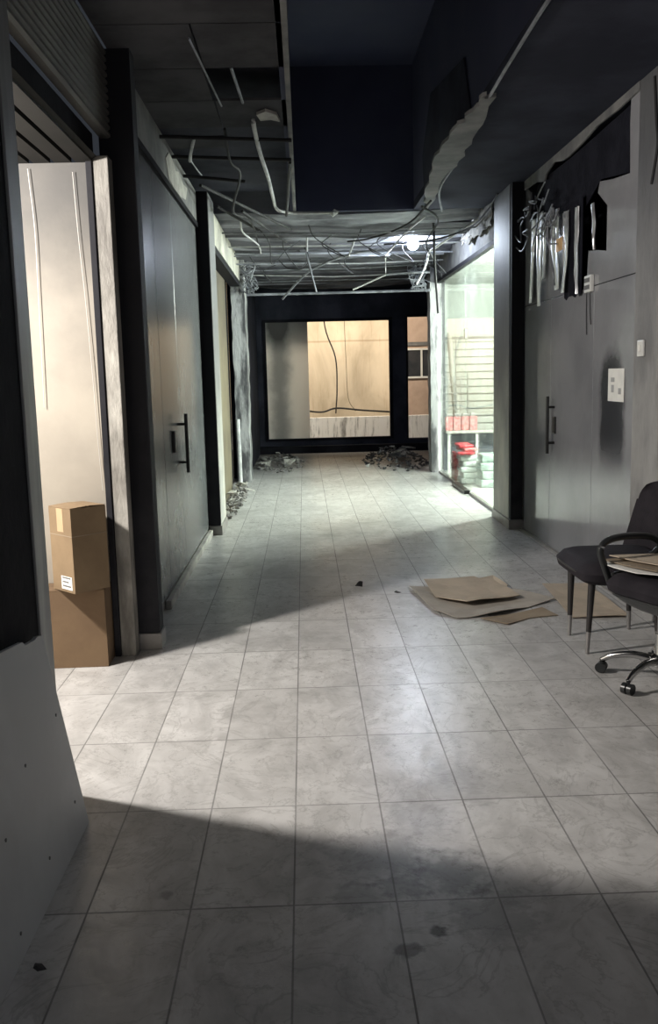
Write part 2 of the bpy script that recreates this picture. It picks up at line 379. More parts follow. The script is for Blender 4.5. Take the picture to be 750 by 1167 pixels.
struct('baseboard_left', MB().box(-.983, -.855, 5.095, 5.245, 0, .093, .004), M['base'], 'tiled plinth under the near black pilaster', 'plinth')
# interior of the lit room on the left
struct('wall_back', MB().box(-3.9, -1.10, 5.0, 5.12, 0, 2.66), M['warmwall'], 'smoke-stained white wall inside the lit room behind boxes', 'wall')
struct('wall_left', MB().box(-4.0, -3.9, 1.5, 5.12, 0, 2.66), M['roomwall'], 'far side wall of the lit room', 'wall')
struct('wall_front', MB().box(-3.9, -1.36, 1.5, 1.6, 0, 2.66), M['roomwall'], 'front wall of the lit room', 'wall')
mb = MB(); prof = [(-3.9, 2.75)]
x = -3.9
while x < -1.12:
    prof += [(x, 2.66), (x+.085, 2.66), (x+.085, 2.685), (x+.11, 2.685)]; x += .11
prof += [(-1.09, 2.66), (-1.09, 2.75)]
mb.prism([(p[0], p[1]) for p in prof], 1, 1.6, 5.0)
struct('ceiling', mb, M['linerib'], 'ribbed metal ceiling inside the lit room', 'ceiling')
# glazed partition with door
door = thing('door_1', (-.97, 7, 0), 'smoked glass partition and door with black pull handle on the left', 'door', None, 'structure')
for i, (a, b) in enumerate(((5.245, 6.29), (6.298, 7.16), (7.168, 8.86))):
    MB().box(-1.0, -.97, a, b, .07, 2.92, .003).build('glass_panel', M['leftdoor'], door)
MB().box(-1.0, -.975, 5.245, 8.86, 0, .068).build('threshold', M['base'], door)
h = MB().tube([(-.905, 7.0, .82), (-.905, 7.0, 1.27)], .014, 10)
for z in (.90, 1.19): h.tube([(-.97, 7.0, z), (-.905, 7.0, z)], .011, 8)
h.build('handle', M['blackmetal'], door, True)
MB().box(-.969, -.945, 6.66, 6.74, 1.0, 1.16, .006).build('lock', M['blackmetal'], door)
struct('baseboard_left', MB().box(-.969, -.93, 6.0, 8.86, 0, .06, .004), M['plaster'], 'pale skirting strip under the glass partition', 'skirting')
struct('trim_4', MB().box(-1.0, -.945, 5.245, 8.86, 2.92, 2.965), M['black'], 'dark rail along the bottom of the near left fascia', 'trim')
fl = MB().box(-1.0, -.955, 5.245, 8.87, 2.966, ZC); struct('wall_left', fl, M['fascia'], 'smoke-stained fascia above the smoked glass partition', 'fascia')
patch = [(6.92, 3.11), (7.1, 3.19), (7.27, 3.18), (7.45, 3.13), (7.61, 3.16), (7.9, 3.12), (8.16, 3.14), (8.02, 3.02), (7.68, 2.98), (7.3, 2.975), (7.05, 2.99), (6.98, 3.05)]
tag(MB().prism(patch, 0, -.954, -.949).build('peeled_patch', M['plaster']), 'torn pale patch of bare plaster on the near left fascia', 'plaster patch', None, 'structure')
# second pillar
struct('wall_left', MB().box(-1.0, -.853, 8.87, 8.90, .095, ZC, .003), M['pilaster'], 'front face of the second left pillar, coloured dark for shade', 'pillar')  # shade put into the colour: the bulb lights only the pillar's side
struct('wall_left', MB().box(-.96, -.85, 8.905, 9.46, .095, ZC, .003), M['pillarlit'], 'scorched cream side of the second left pillar', 'pillar')
struct('baseboard_left', MB().box(-.965, -.838, 8.86, 9.47, 0, .093, .004), M['base'], 'tiled plinth under the second left pillar', 'plinth')
struct('wall_left', MB().box(-1.0, -.86, 9.46, 13.2, 2.86, 3.17), M['fasciapale'], 'pale peeling fascia beyond the second left pillar', 'fascia')
struct('trim_5', MB().box(-1.0, -.865, 9.46, 13.2, 2.79, 2.858), M['pilaster'], 'dark rail under the pale peeling fascia', 'trim')
struct('wall_left', MB().box(-1.05, -1.0, 9.46, 12.3, 0, 2.79), M['brown'], 'brown door leaf in the second opening on the left', 'door')
struct('wall_left', MB().box(-1.3, -1.06, 9.3, 13.3, 0, ZC), M['black'], 'black recess behind the brown door leaf', 'wall')
tag(MB().tube([(-.93, 12.75, 0), (-.93, 12.75, .5), (-.935, 12.75, .95)], .035, 10).build('drain_pipe', M['pipe'], None, True), 'pale broken pipe standing left of the scorched far column', 'pipe')
colm = MB()
def colfn(x0, x1, y0, y1):
    mb = MB()
    n = 26
    prev = None
    for k in range(n+1):
        z = ZC*k/n
        j = [random.uniform(-.007, .007) for _ in range(4)]
        ring = [mb.bm.verts.new(p) for p in ((x0+j[0], y0+j[1], z), (x1+j[2], y0+j[1], z), (x1+j[2], y1, z), (x0+j[0], y1, z))]
        if prev:
            for a in range(4): mb.bm.faces.new((prev[a], prev[(a+1) % 4], ring[(a+1) % 4], ring[a]))
        else: mb.bm.faces.new(ring)
        prev = ring
    mb.bm.faces.new(prev[::-1]); return mb
struct('wall_left', colfn(-1.0, -.81, 13.3, 13.85), M['column'], 'scorched ragged column at the far left', 'column')
struct('wall_left', MB().box(-1.1, -.9, 13.85, 18.3, 0, ZC), M['char'], 'charred far stretch of the left wall', 'wall')
tag(MB().prism([(14.2, 1.1), (14.25, 2.3), (14.5, 2.45), (14.7, 1.9), (14.6, 1.75), (14.45, 1.0)], 0, -.899, -.885).build('peeling_strip', M['plaster']), 'white strip peeling off the charred far left wall', 'plaster strip', None, 'structure')

# far wall with the two openings
mb = MB(); Y0, Y1 = 18.2, 18.4
mb.box(-1.1, -.77, Y0, Y1, 0, ZC+.4).box(1.76, 2.03, Y0, Y1, 0, ZC+.4).box(2.62, 3.0, Y0, Y1, 0, ZC+.4)
mb.box(-.77, 1.76, Y0, Y1, 0, .25).box(2.03, 2.62, Y0, Y1, 0, .23).box(-.77, 1.76, Y0, Y1, 2.61, ZC+.4).box(2.03, 2.62, Y0, Y1, 2.65, ZC+.4)
struct('wall_back', mb, M['char'], 'charred far wall with two glassless window openings', 'wall')
w = thing('window_1', (.5, 18.2, .25), 'wide burnt-out window opening at the corridor end', 'window', None, 'structure')
MB().box(-.77, -.72, 18.15, 18.3, .25, 2.61).box(1.70, 1.76, 18.15, 18.3, .25, 2.61).box(-.72, 1.70, 18.15, 18.3, 2.56, 2.61).box(-.72, 1.70, 18.15, 18.3, .25, .285).build('window_frame', M['black'], w)
MB().box(-.72, .10, 18.21, 18.225, .286, 2.559).build('pane', M['frosted'], w)
w = thing('window_2', (2.3, 18.2, .23), 'narrow burnt-out window opening right of the black post', 'window', None, 'structure')
MB().box(2.03, 2.06, 18.15, 18.3, .23, 2.65).box(2.59, 2.62, 18.15, 18.3, .23, 2.65).box(2.06, 2.59, 18.15, 18.3, 2.61, 2.65).build('window_frame', M['black'], w)
struct('trim_6', MB().box(-.9, 2.6, 18.02, 18.19, 0, .14), M['black'], 'charred kerb along the foot of the far wall', 'kerb')
# outside the far wall
hb = MB()
def hf(u, v, k):
    x = -2.0+u*4.05; z = .0+v*3.88
    y = 21.0+.06*math.sin(x*5+.6*math.sin(z*2))+.05*noise.noise(Vector((x*1.5, z*.8, 3)))
    return Vector((x, y+k*.03, z))
hb.grid(hf, 70, 24, 1)
tag(hb.build('hoarding_sheet', M['hoard'], None, True), 'large tan sheet hung across the yard outside the far window', 'sheet')
tag(MB().box(-2, 4.4, 19.4, 19.55, 0, .63).build('parapet_wall', M['parapet']), 'low white parapet streaked black outside the far window', 'parapet', None, 'structure')
out = thing('building_front', (3.0, 20.6, 0), 'pinkish building front with small window outside the narrow opening', 'building', None, 'structure')
MB().box(2.08, 4.6, 20.6, 20.8, 0, 3.9).build('wall', M['pink'], out)
MB().box(2.08, 4.6, 20.57, 20.6, 2.12, 2.2).build('ledge', M['fascia'], out)
wf = MB().box(2.30, 3.0, 20.56, 20.6, 1.40, 1.44).box(2.30, 3.0, 20.56, 20.6, 2.02, 2.06).box(2.30, 2.33, 20.56, 20.6, 1.44, 2.02).box(2.62, 2.66, 20.56, 20.6, 1.44, 2.02).box(2.97, 3.0, 20.56, 20.6, 1.44, 2.02).build('window_frame', M['white'], out)
MB().box(2.33, 2.97, 20.585, 20.6, 1.44, 2.02).build('pane', M['darkpane'], wf)
struct('ceiling', MB().box(-3, 5, 18.4, 22.4, 3.9, 4.0), M['navy'], 'unseen canopy added to keep the yard lamp light in', 'canopy')  # added out of view so the yard light does not spill
rope('hanging_rope', [(.42, 20.7, 3.8), (.5, 20.65, 2.6), (.72, 20.62, 1.9), (.74, 20.62, 1.2), (.70, 20.6, .66)], .017, M['cable'], 'dark rope hanging down the tan sheet outside', 'rope')
rope('hanging_string', [(.95, 20.7, 3.8), (.94, 20.68, 2.6), (.96, 20.66, 1.8), (.99, 20.65, 1.0), (1.15, 20.65, .7)], .008, M['brown'], 'thin brown cord hanging right of the dark rope outside', 'string')
rope('sagging_cable', [(-.3, 20.6, .80), (.35, 20.55, .70), (.72, 20.55, .78), (1.3, 20.55, .72), (2.0, 20.6, .66)], .022, M['cable'], 'dark cable sagging across the foot of the tan sheet', 'cable')

# right side, near to far
struct('wall_right', MB().box(2.09, 2.4, -2.5, 5.80, 0, ZC), M['rwall'], 'rough grey pier behind the chairs', 'wall')
dr = thing('door_2', (2.1, 7.2, 0), 'smoked glass doors with a black pull handle on the right', 'door', None, 'structure')
for (a, b) in ((5.805, 6.642), (6.648, 7.792), (7.798, 8.72)):
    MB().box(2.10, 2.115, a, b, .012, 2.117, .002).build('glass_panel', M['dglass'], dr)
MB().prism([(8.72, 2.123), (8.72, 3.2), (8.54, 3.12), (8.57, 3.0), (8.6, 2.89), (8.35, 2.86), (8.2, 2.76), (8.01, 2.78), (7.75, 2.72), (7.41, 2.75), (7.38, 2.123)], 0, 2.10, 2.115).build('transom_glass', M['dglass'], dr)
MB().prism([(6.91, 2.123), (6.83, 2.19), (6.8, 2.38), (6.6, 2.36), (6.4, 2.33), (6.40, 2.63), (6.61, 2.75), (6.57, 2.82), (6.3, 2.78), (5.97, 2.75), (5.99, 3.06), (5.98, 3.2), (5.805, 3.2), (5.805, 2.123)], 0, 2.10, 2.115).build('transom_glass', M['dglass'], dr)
MB().box(2.075, 2.13, 5.80, 8.72, 0, .011).build('threshold', M['base'], dr)
h = MB().tube([(2.04, 7.66, .83), (2.04, 7.66, 1.31)], .014, 10)
for z in (.92, 1.22): h.tube([(2.10, 7.66, z), (2.04, 7.66, z)], .011, 8)
h.build('handle', M['blackmetal'], dr, True)
MB().box(2.085, 2.099, 7.60, 7.68, 1.0, 1.14, .004).build('lock', M['blackmetal'], dr)
struct('wall_right', MB().box(2.5, 2.6, 5.80, 8.72, 0, ZC), M['black'], 'black cavity behind the burnt transom', 'wall')
top = [(5.80, ZC), (8.72, ZC), (8.72, 3.17), (8.3, 3.16), (8.02, 3.11), (7.96, 3.16), (7.71, 3.2), (7.5, 3.16), (7.31, 3.15), (6.9, 3.17), (6.63, 3.2), (6.2, 3.19), (5.80, 3.2)]
struct('trim_7', MB().prism(top, 0, 2.085, 2.099), M['fascia'], 'ragged grey strip left along the top of the right doors', 'trim')
# right pillar
struct('wall_right', MB().box(1.975, 2.09, 8.725, 8.80, .095, ZC, .003), M['pilaster'], 'front face of the right pillar, coloured dark for shade', 'pillar')  # front turned away from the bulb, its shade painted as black
struct('wall_right', MB().box(1.97, 2.30, 8.805, 9.52, .095, ZC, .003), M['pillargrey'], 'scorched stone side of the right pillar', 'pillar')
struct('baseboard_right', MB().box(1.955, 2.295, 8.715, 9.53, 0, .093, .004), M['base'], 'tiled plinth under the right pillar', 'plinth')
# bright shop behind glass
struct('wall_right', MB().box(2.03, 2.09, 9.53, 13.95, 2.89, 3.2), M['fascia'], 'scorched fascia over the lit shop window', 'fascia')
struct('trim_8', MB().box(2.02, 2.09, 9.53, 13.95, 2.84, 2.888), M['pilaster'], 'dark rail under the shop window fascia', 'trim')
w = thing('window_3', (2.06, 11.7, 0), 'tall clear shop window on the right', 'window', None, 'structure')
for (a, b) in ((9.53, 11.70), (11.706, 13.90)): MB().box(2.055, 2.067, a, b, .035, 2.84).build('pane', M['glass'], w)
MB().box(2.035, 2.085, 9.53, 11.3, 0, .034).box(2.035, 2.085, 12.4, 13.9, 0, .034).build('sill', M['base'], w)
tag(MB().box(1.98, 2.06, 11.35, 12.3, .0, .05, .008).build('door_closer_rail', M['blackmetal']), 'black metal rail lying along the foot of the shop window', 'rail')
struct('wall_right', MB().box(2.31, 5.0, 9.42, 9.52, 0, ZC), M['shopwall'], 'near side wall inside the lit shop', 'wall')
struct('wall_right', MB().box(5.0, 5.1, 9.42, 15.6, 0, ZC), M['shopwall'], 'rear wall inside the lit shop', 'wall')
struct('wall_right', MB().box(2.20, 5.0, 15.4, 15.5, 0, ZC), M['shopwall'], 'pale end wall inside the lit shop', 'wall')
struct('ceiling', MB().box(2.10, 5.0, 9.52, 15.4, 2.95, 3.05), M['shopwall'], 'white ceiling of the lit shop', 'ceiling')
struct('wall_right', MB().box(2.12, 2.20, 14.3, 15.5, 0, ZC), M['pilaster'], 'sooty partition beyond the shop window', 'wall')
struct('wall_right', colfn(1.93, 2.10, 13.96, 14.28), M['column'], 'scorched ragged column beyond the lit shop window', 'column')
struct('wall_right', MB().box(2.62, 2.8, 15.5, 18.4, 0, ZC), M['char'], 'charred far stretch of the right wall', 'wall')
prof = []
z = .55
sl = thing('slat_wall', (3.0, 15.3, 0), 'white slatted display wall inside the lit shop', 'display wall')
mb = MB()
while z < 2.05:
    mb.box(2.36, 3.9, 15.33, 15.38, z, z+.105, .008); z += .122
mb.build('slats', M['slat'], sl)
MB().box(2.34, 3.92, 15.382, 15.398, .45, 2.1).build('back_board', M['shopfloor'], sl)
MB().box(2.34, 3.92, 15.30, 15.38, 2.06, 2.10).build('top_rail', M['fascia'], sl)
rk = thing('wire_rack', (2.36, 14.15, 0), 'grey wire grid rack standing by the far end of shop window', 'rack')
mb = MB()
for i in range(5): mb.tube([(2.15+i*.1, 14.3, .92), (2.15+i*.1, 14.3, 1.46)], .009, 5)
for i in range(5): mb.tube([(2.15, 14.3, .95+i*.125), (2.55, 14.3, .95+i*.125)], .008, 5)
mb.build('grid', M['rack'], rk)
mb = MB()
for x in (2.15, 2.55): mb.tube([(x, 14.3, .0), (x, 14.3, 1.5)], .013, 6)
mb.build('upright', M['rack'], rk)
ct = thing('display_counter', (2.6, 14.05, 0), 'white-topped shop counter with dark open front', 'counter')
MB().box(2.14, 3.3, 13.85, 14.25, .60, .64, .005).build('counter_top', M['slat'], ct)
MB().box(2.16, 3.28, 14.2, 14.24, .0, .6).build('back_panel', M['counter'], ct)
for x in (2.19, 2.62, 3.25): MB().box(x-.02, x+.02, 13.88, 13.92, 0, .6).build('leg', M['white'], ct)
k = 0
for i in range(4):
    pk = thing('red_pack', (2.20+i*.125, 13.98, .641), ['red and white pack nearest the shop window on the counter', 'second red and white pack from the glass on the counter', 'third red and white pack from the glass on the counter', 'red and white pack farthest from the glass on the counter'][i], 'pack', 'red and white packs on the shop counter')
    MB().box(2.145+i*.125, 2.255+i*.125, 13.92, 14.05, .641, .85, .01).build('wrapper', M['redpale'], pk)
    MB().box(2.16+i*.125, 2.24+i*.125, 13.95, 14.02, .85, .90, .008).build('lid', M['rack'], pk)
for i in range(5):
    tag(MB().box(2.12+.03*(i % 2), 2.36+.02*(i % 2), 12.35+.02*i, 12.75+.015*i, .002+i*.078, .076+i*.078, .022, seg=3).build('wrapped_pack', M['pack'], None, True), ['lowest', 'second lowest', 'middle', 'second highest', 'topmost'][i]+' pale wrapped pack of the stack inside shop window', 'pack', 'pale packs stacked behind the shop glass')
for i in range(3):
    a = math.radians((-20, 14, 5)[i]); c = ((2.21, 12.5), (2.24, 12.62), (2.2, 12.66))[i]
    mb = MB().box(-.10, .10, -.15, .15, -.022, .022, .018, seg=3)
    bmesh.ops.transform(mb.bm, matrix=Matrix.Translation((c[0], c[1], .415+i*.05)) @ Matrix.Rotation(a, 4, 'Z') @ Matrix.Rotation(.06*(i-1), 4, 'X'), verts=mb.bm.verts)
    tag(mb.build('red_sack', M['red'] if i != 1 else M['redpale'], None, True), ['lowest plain red sachet bundle on the pale wrapped stack', 'red and white printed sachet bundle on the pale wrapped stack', 'topmost plain red sachet bundle on the pale wrapped stack'][i], 'bundle')
tag(MB().box(2.095, 2.15, 12.78, 13.1, .002, .40, .02).build('red_carton', M['red'], None, True), 'upright red carton beyond the pale wrapped stack in shop', 'carton')
for i in range(4):
    tag(MB().box(2.30+.02*(i % 2), 2.66, 11.9+.02*i, 12.3, .002+i*.11, .108+i*.11, .02, seg=3).build('green_pack', M['greenpack'], None, True), ['lowest', 'second lowest', 'second highest', 'topmost'][i]+' grey-green pack of the right stack in shop window', 'pack', 'grey-green packs stacked behind the shop glass')
bo = thing('leaning_roll', (2.3, 14.9, 0), 'long pale cardboard tube leaning upright inside the lit shop', 'tube')
MB().tube([(2.52, 14.75, .02), (2.36, 14.9, 2.15)], .07, 12, r1=.035).build('roll', M['slat'], bo, True)
cs = thing('camera_stand', (2.55, 14.5, 0), 'thin stand with small dark lamp head inside the lit shop', 'stand')
MB().tube([(2.42, 14.6, .02), (2.42, 14.6, 2.06)], .009, 6).tube([(2.42, 14.6, 2.04), (2.56, 14.6, 2.09)], .006, 6).build('pole', M['rack'], cs)
MB().box(2.55, 2.61, 14.57, 14.63, 2.03, 2.20, .01).build('lamp_head', M['plastic'], cs)
MB().tube([(2.58, 14.6, 1.92), (2.58, 14.6, 2.03)], .006, 6).build('stem', M['rack'], cs)

# ceiling: two soffits either side of a deep dark void
struct('ceiling', MB().box(1.22, 2.45, -2.5, 10.05, ZC, ZC+.08), M['ceil'], 'sooted plasterboard ceiling on the right', 'ceiling')
mb = MB()
for (x0, x1, y0, y1) in ((-.98, -.05, 1.0, 4.78), (-.98, -.515, 4.79, 5.44), (-.505, -.05, 4.79, 5.44), (-.98, -.52, 5.45, 6.05), (-.98, -.515, 6.06, 6.68), (-.505, -.05, 6.06, 6.68), (-.98, -.515, 6.95, 7.25)):
    mb.box(x0, x1, y0, y1, ZC, ZC+.015)
struct('ceiling', mb, M['ceiltile'], 'smoke-blackened ceiling tiles with gaps on the left', 'ceiling')
struct('ceiling', MB().box(-1.1, -.05, -2.5, 10.05, ZC+.22, ZC+.32), M['plenum'], 'smoked slab above the missing ceiling tiles', 'ceiling')
struct('ceiling', MB().box(-1.35, -.05, -2.5, 1.0, ZC, ZC+.08), M['ceil'], 'sooted ceiling near the entrance on the left', 'ceiling')
mb = MB().box(-.09, -.05, -2.5, 10.05, ZC, 4.7).box(1.22, 1.26, -2.5, 10.05, ZC+.08, 4.7).box(-.05, 1.22, 10.05, 10.1, ZC, 4.7).box(-.09, 1.26, -2.5, 10.1, 4.7, 4.8)
struct('ceiling', mb, M['navy'], 'deep navy-black ceiling void over the corridor middle', 'ceiling void')
struct('trim_9', MB().box(-.06, -.03, 1.0, 10.04, ZC-.035, ZC-.002), M['fascia'], 'thin grey edge trim along the left of the ceiling void', 'trim')
struct('ceiling', MB().box(-1.3, 3.0, 10.1, 18.4, ZC+.32, ZC+.42), M['plenum'], 'smoked slab over the far end of the corridor', 'ceiling')
struct('wall_right', MB().box(2.10, 2.2, 9.42, 14.3, 3.05, ZC+.4), M['pilaster'], 'sooty wall above the lit shop ceiling', 'wall')
random.seed(77); tp = [(1.235, 9.3), (1.10, 7.5), (1.12, 6.64), (1.165, 6.25), (1.15, 5.97), (1.24, 6.0), (1.31, 7.38), (1.30, 8.6), (1.36, 9.9)]; rp = []
for i, p in enumerate(tp):
    q = tp[(i+1) % len(tp)]
    for k in range(7): rp.append((p[0]+(q[0]-p[0])*k/7+random.uniform(-.022, .022), p[1]+(q[1]-p[1])*k/7+random.uniform(-.03, .03)))
tag(MB().prism(rp, 2, ZC-.03, ZC-.004).build('torn_ceiling_edge', M['fascia']), 'torn grey strip hanging along the right edge of the void', 'ceiling edge', None, 'structure')
tag(MB().prism([(6.6, 3.26), (6.9, 3.75), (8.6, 4.0), (9.2, 3.6), (9.1, 3.26)], 0, 1.205, 1.218).build('void_panel', M['ceil']), 'grey panel fixed inside the right side of ceiling void', 'panel', None, 'structure')
rope('edge_cable', [(1.19, 4.0, 3.235), (1.19, 4.8, 3.235), (1.22, 6.2, 3.232), (1.30, 7.6, 3.232), (1.33, 8.9, 3.235), (1.50, 9.9, 3.2)], .011, M['pipegrey'], 'grey cable running along the right edge of the void', 'cable')

# burnt ceiling strips at the far end
order = ['nearest', 'second', 'third', 'fourth', 'fifth', 'sixth', 'seventh', 'eighth', 'ninth', 'tenth', 'eleventh', 'twelfth', 'thirteenth', 'fourteenth', 'fifteenth', 'farthest']
for i in range(16):
    y = 10.32+i*.45; zz = 3.235-.045*(i % 2)-.02*(i % 3); wd = random.uniform(.20, .34); sag = random.uniform(.0, .06); tl = random.uniform(-.05, .05)
    ph = random.uniform(0, 9)
    def sf(u, v, k, y=y, zz=zz, wd=wd, sag=sag, tl=tl, ph=ph):
        x = -.98+u*(2.99 if y < 14 else 3.2)
        z = zz - sag*math.sin(math.pi*u) + tl*(u-.5) + .014*math.sin(v*math.pi*5) + .02*noise.noise(Vector((x*2, v*2+ph, ph))) - .09*(v-.5)
        yy = y + (v-.5)*wd + .04*noise.noise(Vector((x*1.3, ph, 1))) + .03*noise.noise(Vector((x*6, ph, v*3)))
        return Vector((x, yy, z+k*.006))
    tag(MB().grid(sf, 46, 12, 1).build('ceiling_strip', M['strip'] if i % 2 == 0 else M['stripdark'], None, True), order[i]+(' burnt metal strip of the far ceiling' if i in (0, 15) else ' burnt metal strip of the far ceiling, counted from the void'), 'ceiling strip', 'burnt metal strips of the far ceiling')
# conduits, rods and cables: each is one thing
rope('conduit', [(-.29, 6.5, 3.30), (-.29, 6.52, 3.22), (-.28, 7.11, 3.19), (-.25, 8.0, 3.18), (-.24, 8.89, 3.19), (-.22, 9.6, 3.2), (-.1, 9.8, 3.2), (.08, 9.83, 3.2), (.34, 9.85, 3.2)], .016, M['pipe'], 'white flexible conduit curving along the left ceiling into the void', 'conduit', n=8)
tag(MB().chunk((.36, 9.83, 3.2), .06, .8, 12).build('torn_junction_box', M['pipe']), 'torn white junction box on the end of the conduit', 'junction box')
tag(MB().prism([(-.26, 6.30), (-.2, 6.22), (-.13, 6.30), (-.11, 6.47), (-.17, 6.42), (-.24, 6.44)], 2, 3.225, 3.245).build('torn_foil', M['plaster']), 'torn pale flap on the ceiling tile near the conduit', 'flap')
rods = [([(-.97, 6.69, 3.2), (-.04, 6.86, 3.2)], 'dark ceiling rod nearest the intact tiles'), ([(-.97, 7.28, 3.2), (-.05, 7.46, 3.2)], 'second dark ceiling rod past the intact tiles'),
        ([(-.97, 7.95, 3.2), (-.46, 8.18, 3.19)], 'short dark ceiling rod ending in mid-air on the left'), ([(-.84, 8.2, 3.17), (-.09, 10.5, 3.14)], 'upper long dark rod slanting from second left pillar'),
        ([(-.78, 9.09, 3.15), (-.46, 10.57, 3.15)], 'short dark rod slanting beside the second left pillar'), ([(-.55, 9.2, 3.12), (.0, 12.3, 3.13)], 'lower long dark rod slanting towards the far ceiling'),
        ([(-.06, 7.54, 3.20), (-.13, 9.8, 3.17)], 'dark rod running beside the left edge of void')]
for p, l in rods: rope('ceiling_rod', p, .014, M['cable'], l, 'rod', 'charred rods of the left ceiling', straight=True)
rope('loose_cable', [(-.5, 6.68, 3.24), (-.51, 7.25, 3.15), (-.47, 7.78, 3.16), (-.62, 8.98, 3.08), (-.5, 9.82, 3.12), (-.51, 12.3, 3.1)], .010, M['cable'], 'loose dark cable drooping along the left ceiling', 'cable')
rope('pale_cable', [(-.62, 10.0, 3.16), (-.62, 10.4, 3.1), (-.50, 11.3, 3.09), (-.50, 12.0, 3.08)], .010, M['pipe'], 'pale cable end hanging at the left of far ceiling', 'cable')
rope('white_wire_end', [(-.73, 6.85, 3.23), (-.8, 7.2, 3.2), (-.82, 7.31, 3.17)], .012, M['pipe'], 'short bright white wire end above the near left fascia', 'wire')
rope('dark_wire_end', [(-.83, 7.33, 3.2), (-.8, 7.6, 3.17), (-.79, 7.85, 3.18)], .006, M['pipegrey'], 'short grey wire end behind the white wire end', 'wire')
rope('ceiling_hanger', [(-.53, 4.92, 3.23), (-.5, 5.6, 3.24), (-.47, 6.1, 3.23)], .006, M['pipegrey'], 'thin grey wire across the near left ceiling tiles', 'wire')
rope('ceiling_hanger', [(-.36, 5.46, 3.26), (-.33, 6.0, 3.22)], .009, M['pipegrey'], 'grey hanger in the gap of the near ceiling tiles', 'wire', straight=True)
# pipes across the far end
rope('cross_pipe', [(-.84, 12.0, 3.08), (.62, 12.08, 3.07), (1.9, 12.42, 3.08)], .014, M['pipegrey'], 'upper grey pipe crossing under the far ceiling', 'pipe', straight=True)
rope('cross_pipe', [(-.84, 12.34, 2.99), (.25, 12.4, 2.99), (.62, 11.75, 3.0), (1.13, 11.83, 3.0)], .012, M['pipegrey'], 'bent grey pipe crossing left of the light bulb', 'pipe', straight=True)
rope('cross_pipe', [(-.84, 14.0, 2.74), (.6, 14.0, 2.74), (1.93, 13.9, 2.74)], .020, M['pipegrey'], 'lowest grey pipe spanning between the two far columns', 'pipe', straight=True)
rope('drooping_pipe', [(-.23, 11.2, 2.44), (.04, 11.1, 2.70), (.27, 11.05, 2.82), (.58, 11.0, 2.92), (.9, 11.0, 2.96)], .013, M['pipegrey'], 'bent pipe drooping down left below the far ceiling', 'pipe')
rope('pipe_stub', [(.09, 11.0, 3.2), (.08, 11.0, 2.96)], .014, M['pipe'], 'short pale pipe stub hanging from the far ceiling', 'pipe stub', straight=True)
rope('pipe_stub', [(.67, 11.05, 3.18), (.66, 11.0, 3.13), (.57, 11.0, 2.90)], .014, M['pipe'], 'slanted pale pipe stub left of the light bulb', 'pipe stub', straight=True)
rope('hanging_rod', [(.07, 11.05, 2.95), (.18, 11.05, 2.5)], .012, M['pipegrey'], 'thin rod hanging at a slant below the far ceiling', 'rod', straight=True)
rope('conduit_by_bulb', [(.61, 11.05, 2.52), (1.0, 11.02, 2.68), (1.0, 11.0, 2.90), (1.16, 10.95, 3.07), (1.26, 10.6, 3.15), (1.36, 10.2, 3.2)], .012, M['pipe'], 'angled pale conduit running behind the light bulb', 'conduit', straight=True)
rope('conduit_by_bulb', [(1.0, 11.02, 2.68), (1.33, 11.03, 2.70), (1.52, 11.05, 2.70)], .012, M['pipegrey'], 'grey conduit branch below the light bulb', 'conduit', straight=True)
rope('swagged_cable', [(.55, 10.9, 3.05), (.77, 10.8, 3.06), (1.02, 10.5, 3.09), (1.19, 10.0, 3.12), (1.3, 9.3, 3.2)], .010, M['cable'], 'black cable swagged from the void to the far ceiling', 'cable')
rope('swagged_cable', [(-.26, 11.2, 2.9), (-.15, 11.2, 2.80), (.02, 11.2, 2.79), (.12, 11.2, 2.9)], .007, M['cable'], 'thin black cable loop under the far ceiling at left', 'cable')
rope('broken_conduit', [(1.52, 11.0, 2.95), (1.46, 11.0, 2.75), (1.36, 11.0, 2.56)], .013, M['pipe'], 'broken pale conduit hanging right of the light bulb', 'conduit')
rope('hanging_cable', [(1.50, 10.6, 3.55), (1.51, 10.6, 3.2), (1.52, 10.6, 2.75), (1.56, 10.7, 2.35), (1.57, 10.7, 2.2)], .013, M['cable'], 'thick black cable hanging down right of the light bulb', 'cable', n=8)
rope('slanted_conduit', [(1.52, 10.9, 2.93), (1.73, 10.6, 3.05), (1.95, 10.2, 3.16)], .014, M['pipe'], 'pale conduit rising from the hanging cable to shop fascia', 'conduit')
rope('slanted_cable', [(1.25, 9.6, 3.2), (1.5, 10.2, 3.16), (1.45, 10.8, 3.0), (1.56, 11.0, 2.85)], .012, M['cable'], 'dark cable crossing the thick hanging cable', 'cable')
rope('fascia_cable', [(1.94, 9.2, 3.235), (1.94, 9.7, 3.17), (1.85, 10.3, 3.08), (1.5, 10.9, 3.04), (1.0, 11.2, 3.05)], .010, M['cable'], 'dark cable looping from right pillar top to far ceiling', 'cable')
tag(MB().grid(lambda u, v, k: Vector((1.99-.05*u+.03*noise.noise(Vector((u*5, v*4, 2)))+k*.01, 9.75+u*1.5, 3.02+.28*v*(1-.45*u)+.06*noise.noise(Vector((u*7, v*3, 5))))), 22, 8, 1).build('torn_insulation', M['insul'], None, True), 'torn pale insulation hanging over the shop window fascia', 'insulation')
random.seed(21)
ordw = ['nearest', 'second', 'third', 'fourth', 'fifth', 'sixth', 'farthest']
for i in range(7):
    y = 10.5+i*.85; z0 = 3.10-.02*(i % 2)
    rope('ceiling_runner', [(-.97, y+random.uniform(-.05, .05), z0+random.uniform(-.03, .03)), (random.uniform(.2, .9), y, z0-random.uniform(.0, .05)), (1.98, y+random.uniform(-.05, .05), z0+random.uniform(-.03, .03))], .009, M['pipe'] if i % 2 else M['pipegrey'], ordw[i]+' thin metal runner slung across under the burnt ceiling strips', 'ceiling runner', 'thin metal runners under the far ceiling', straight=True)
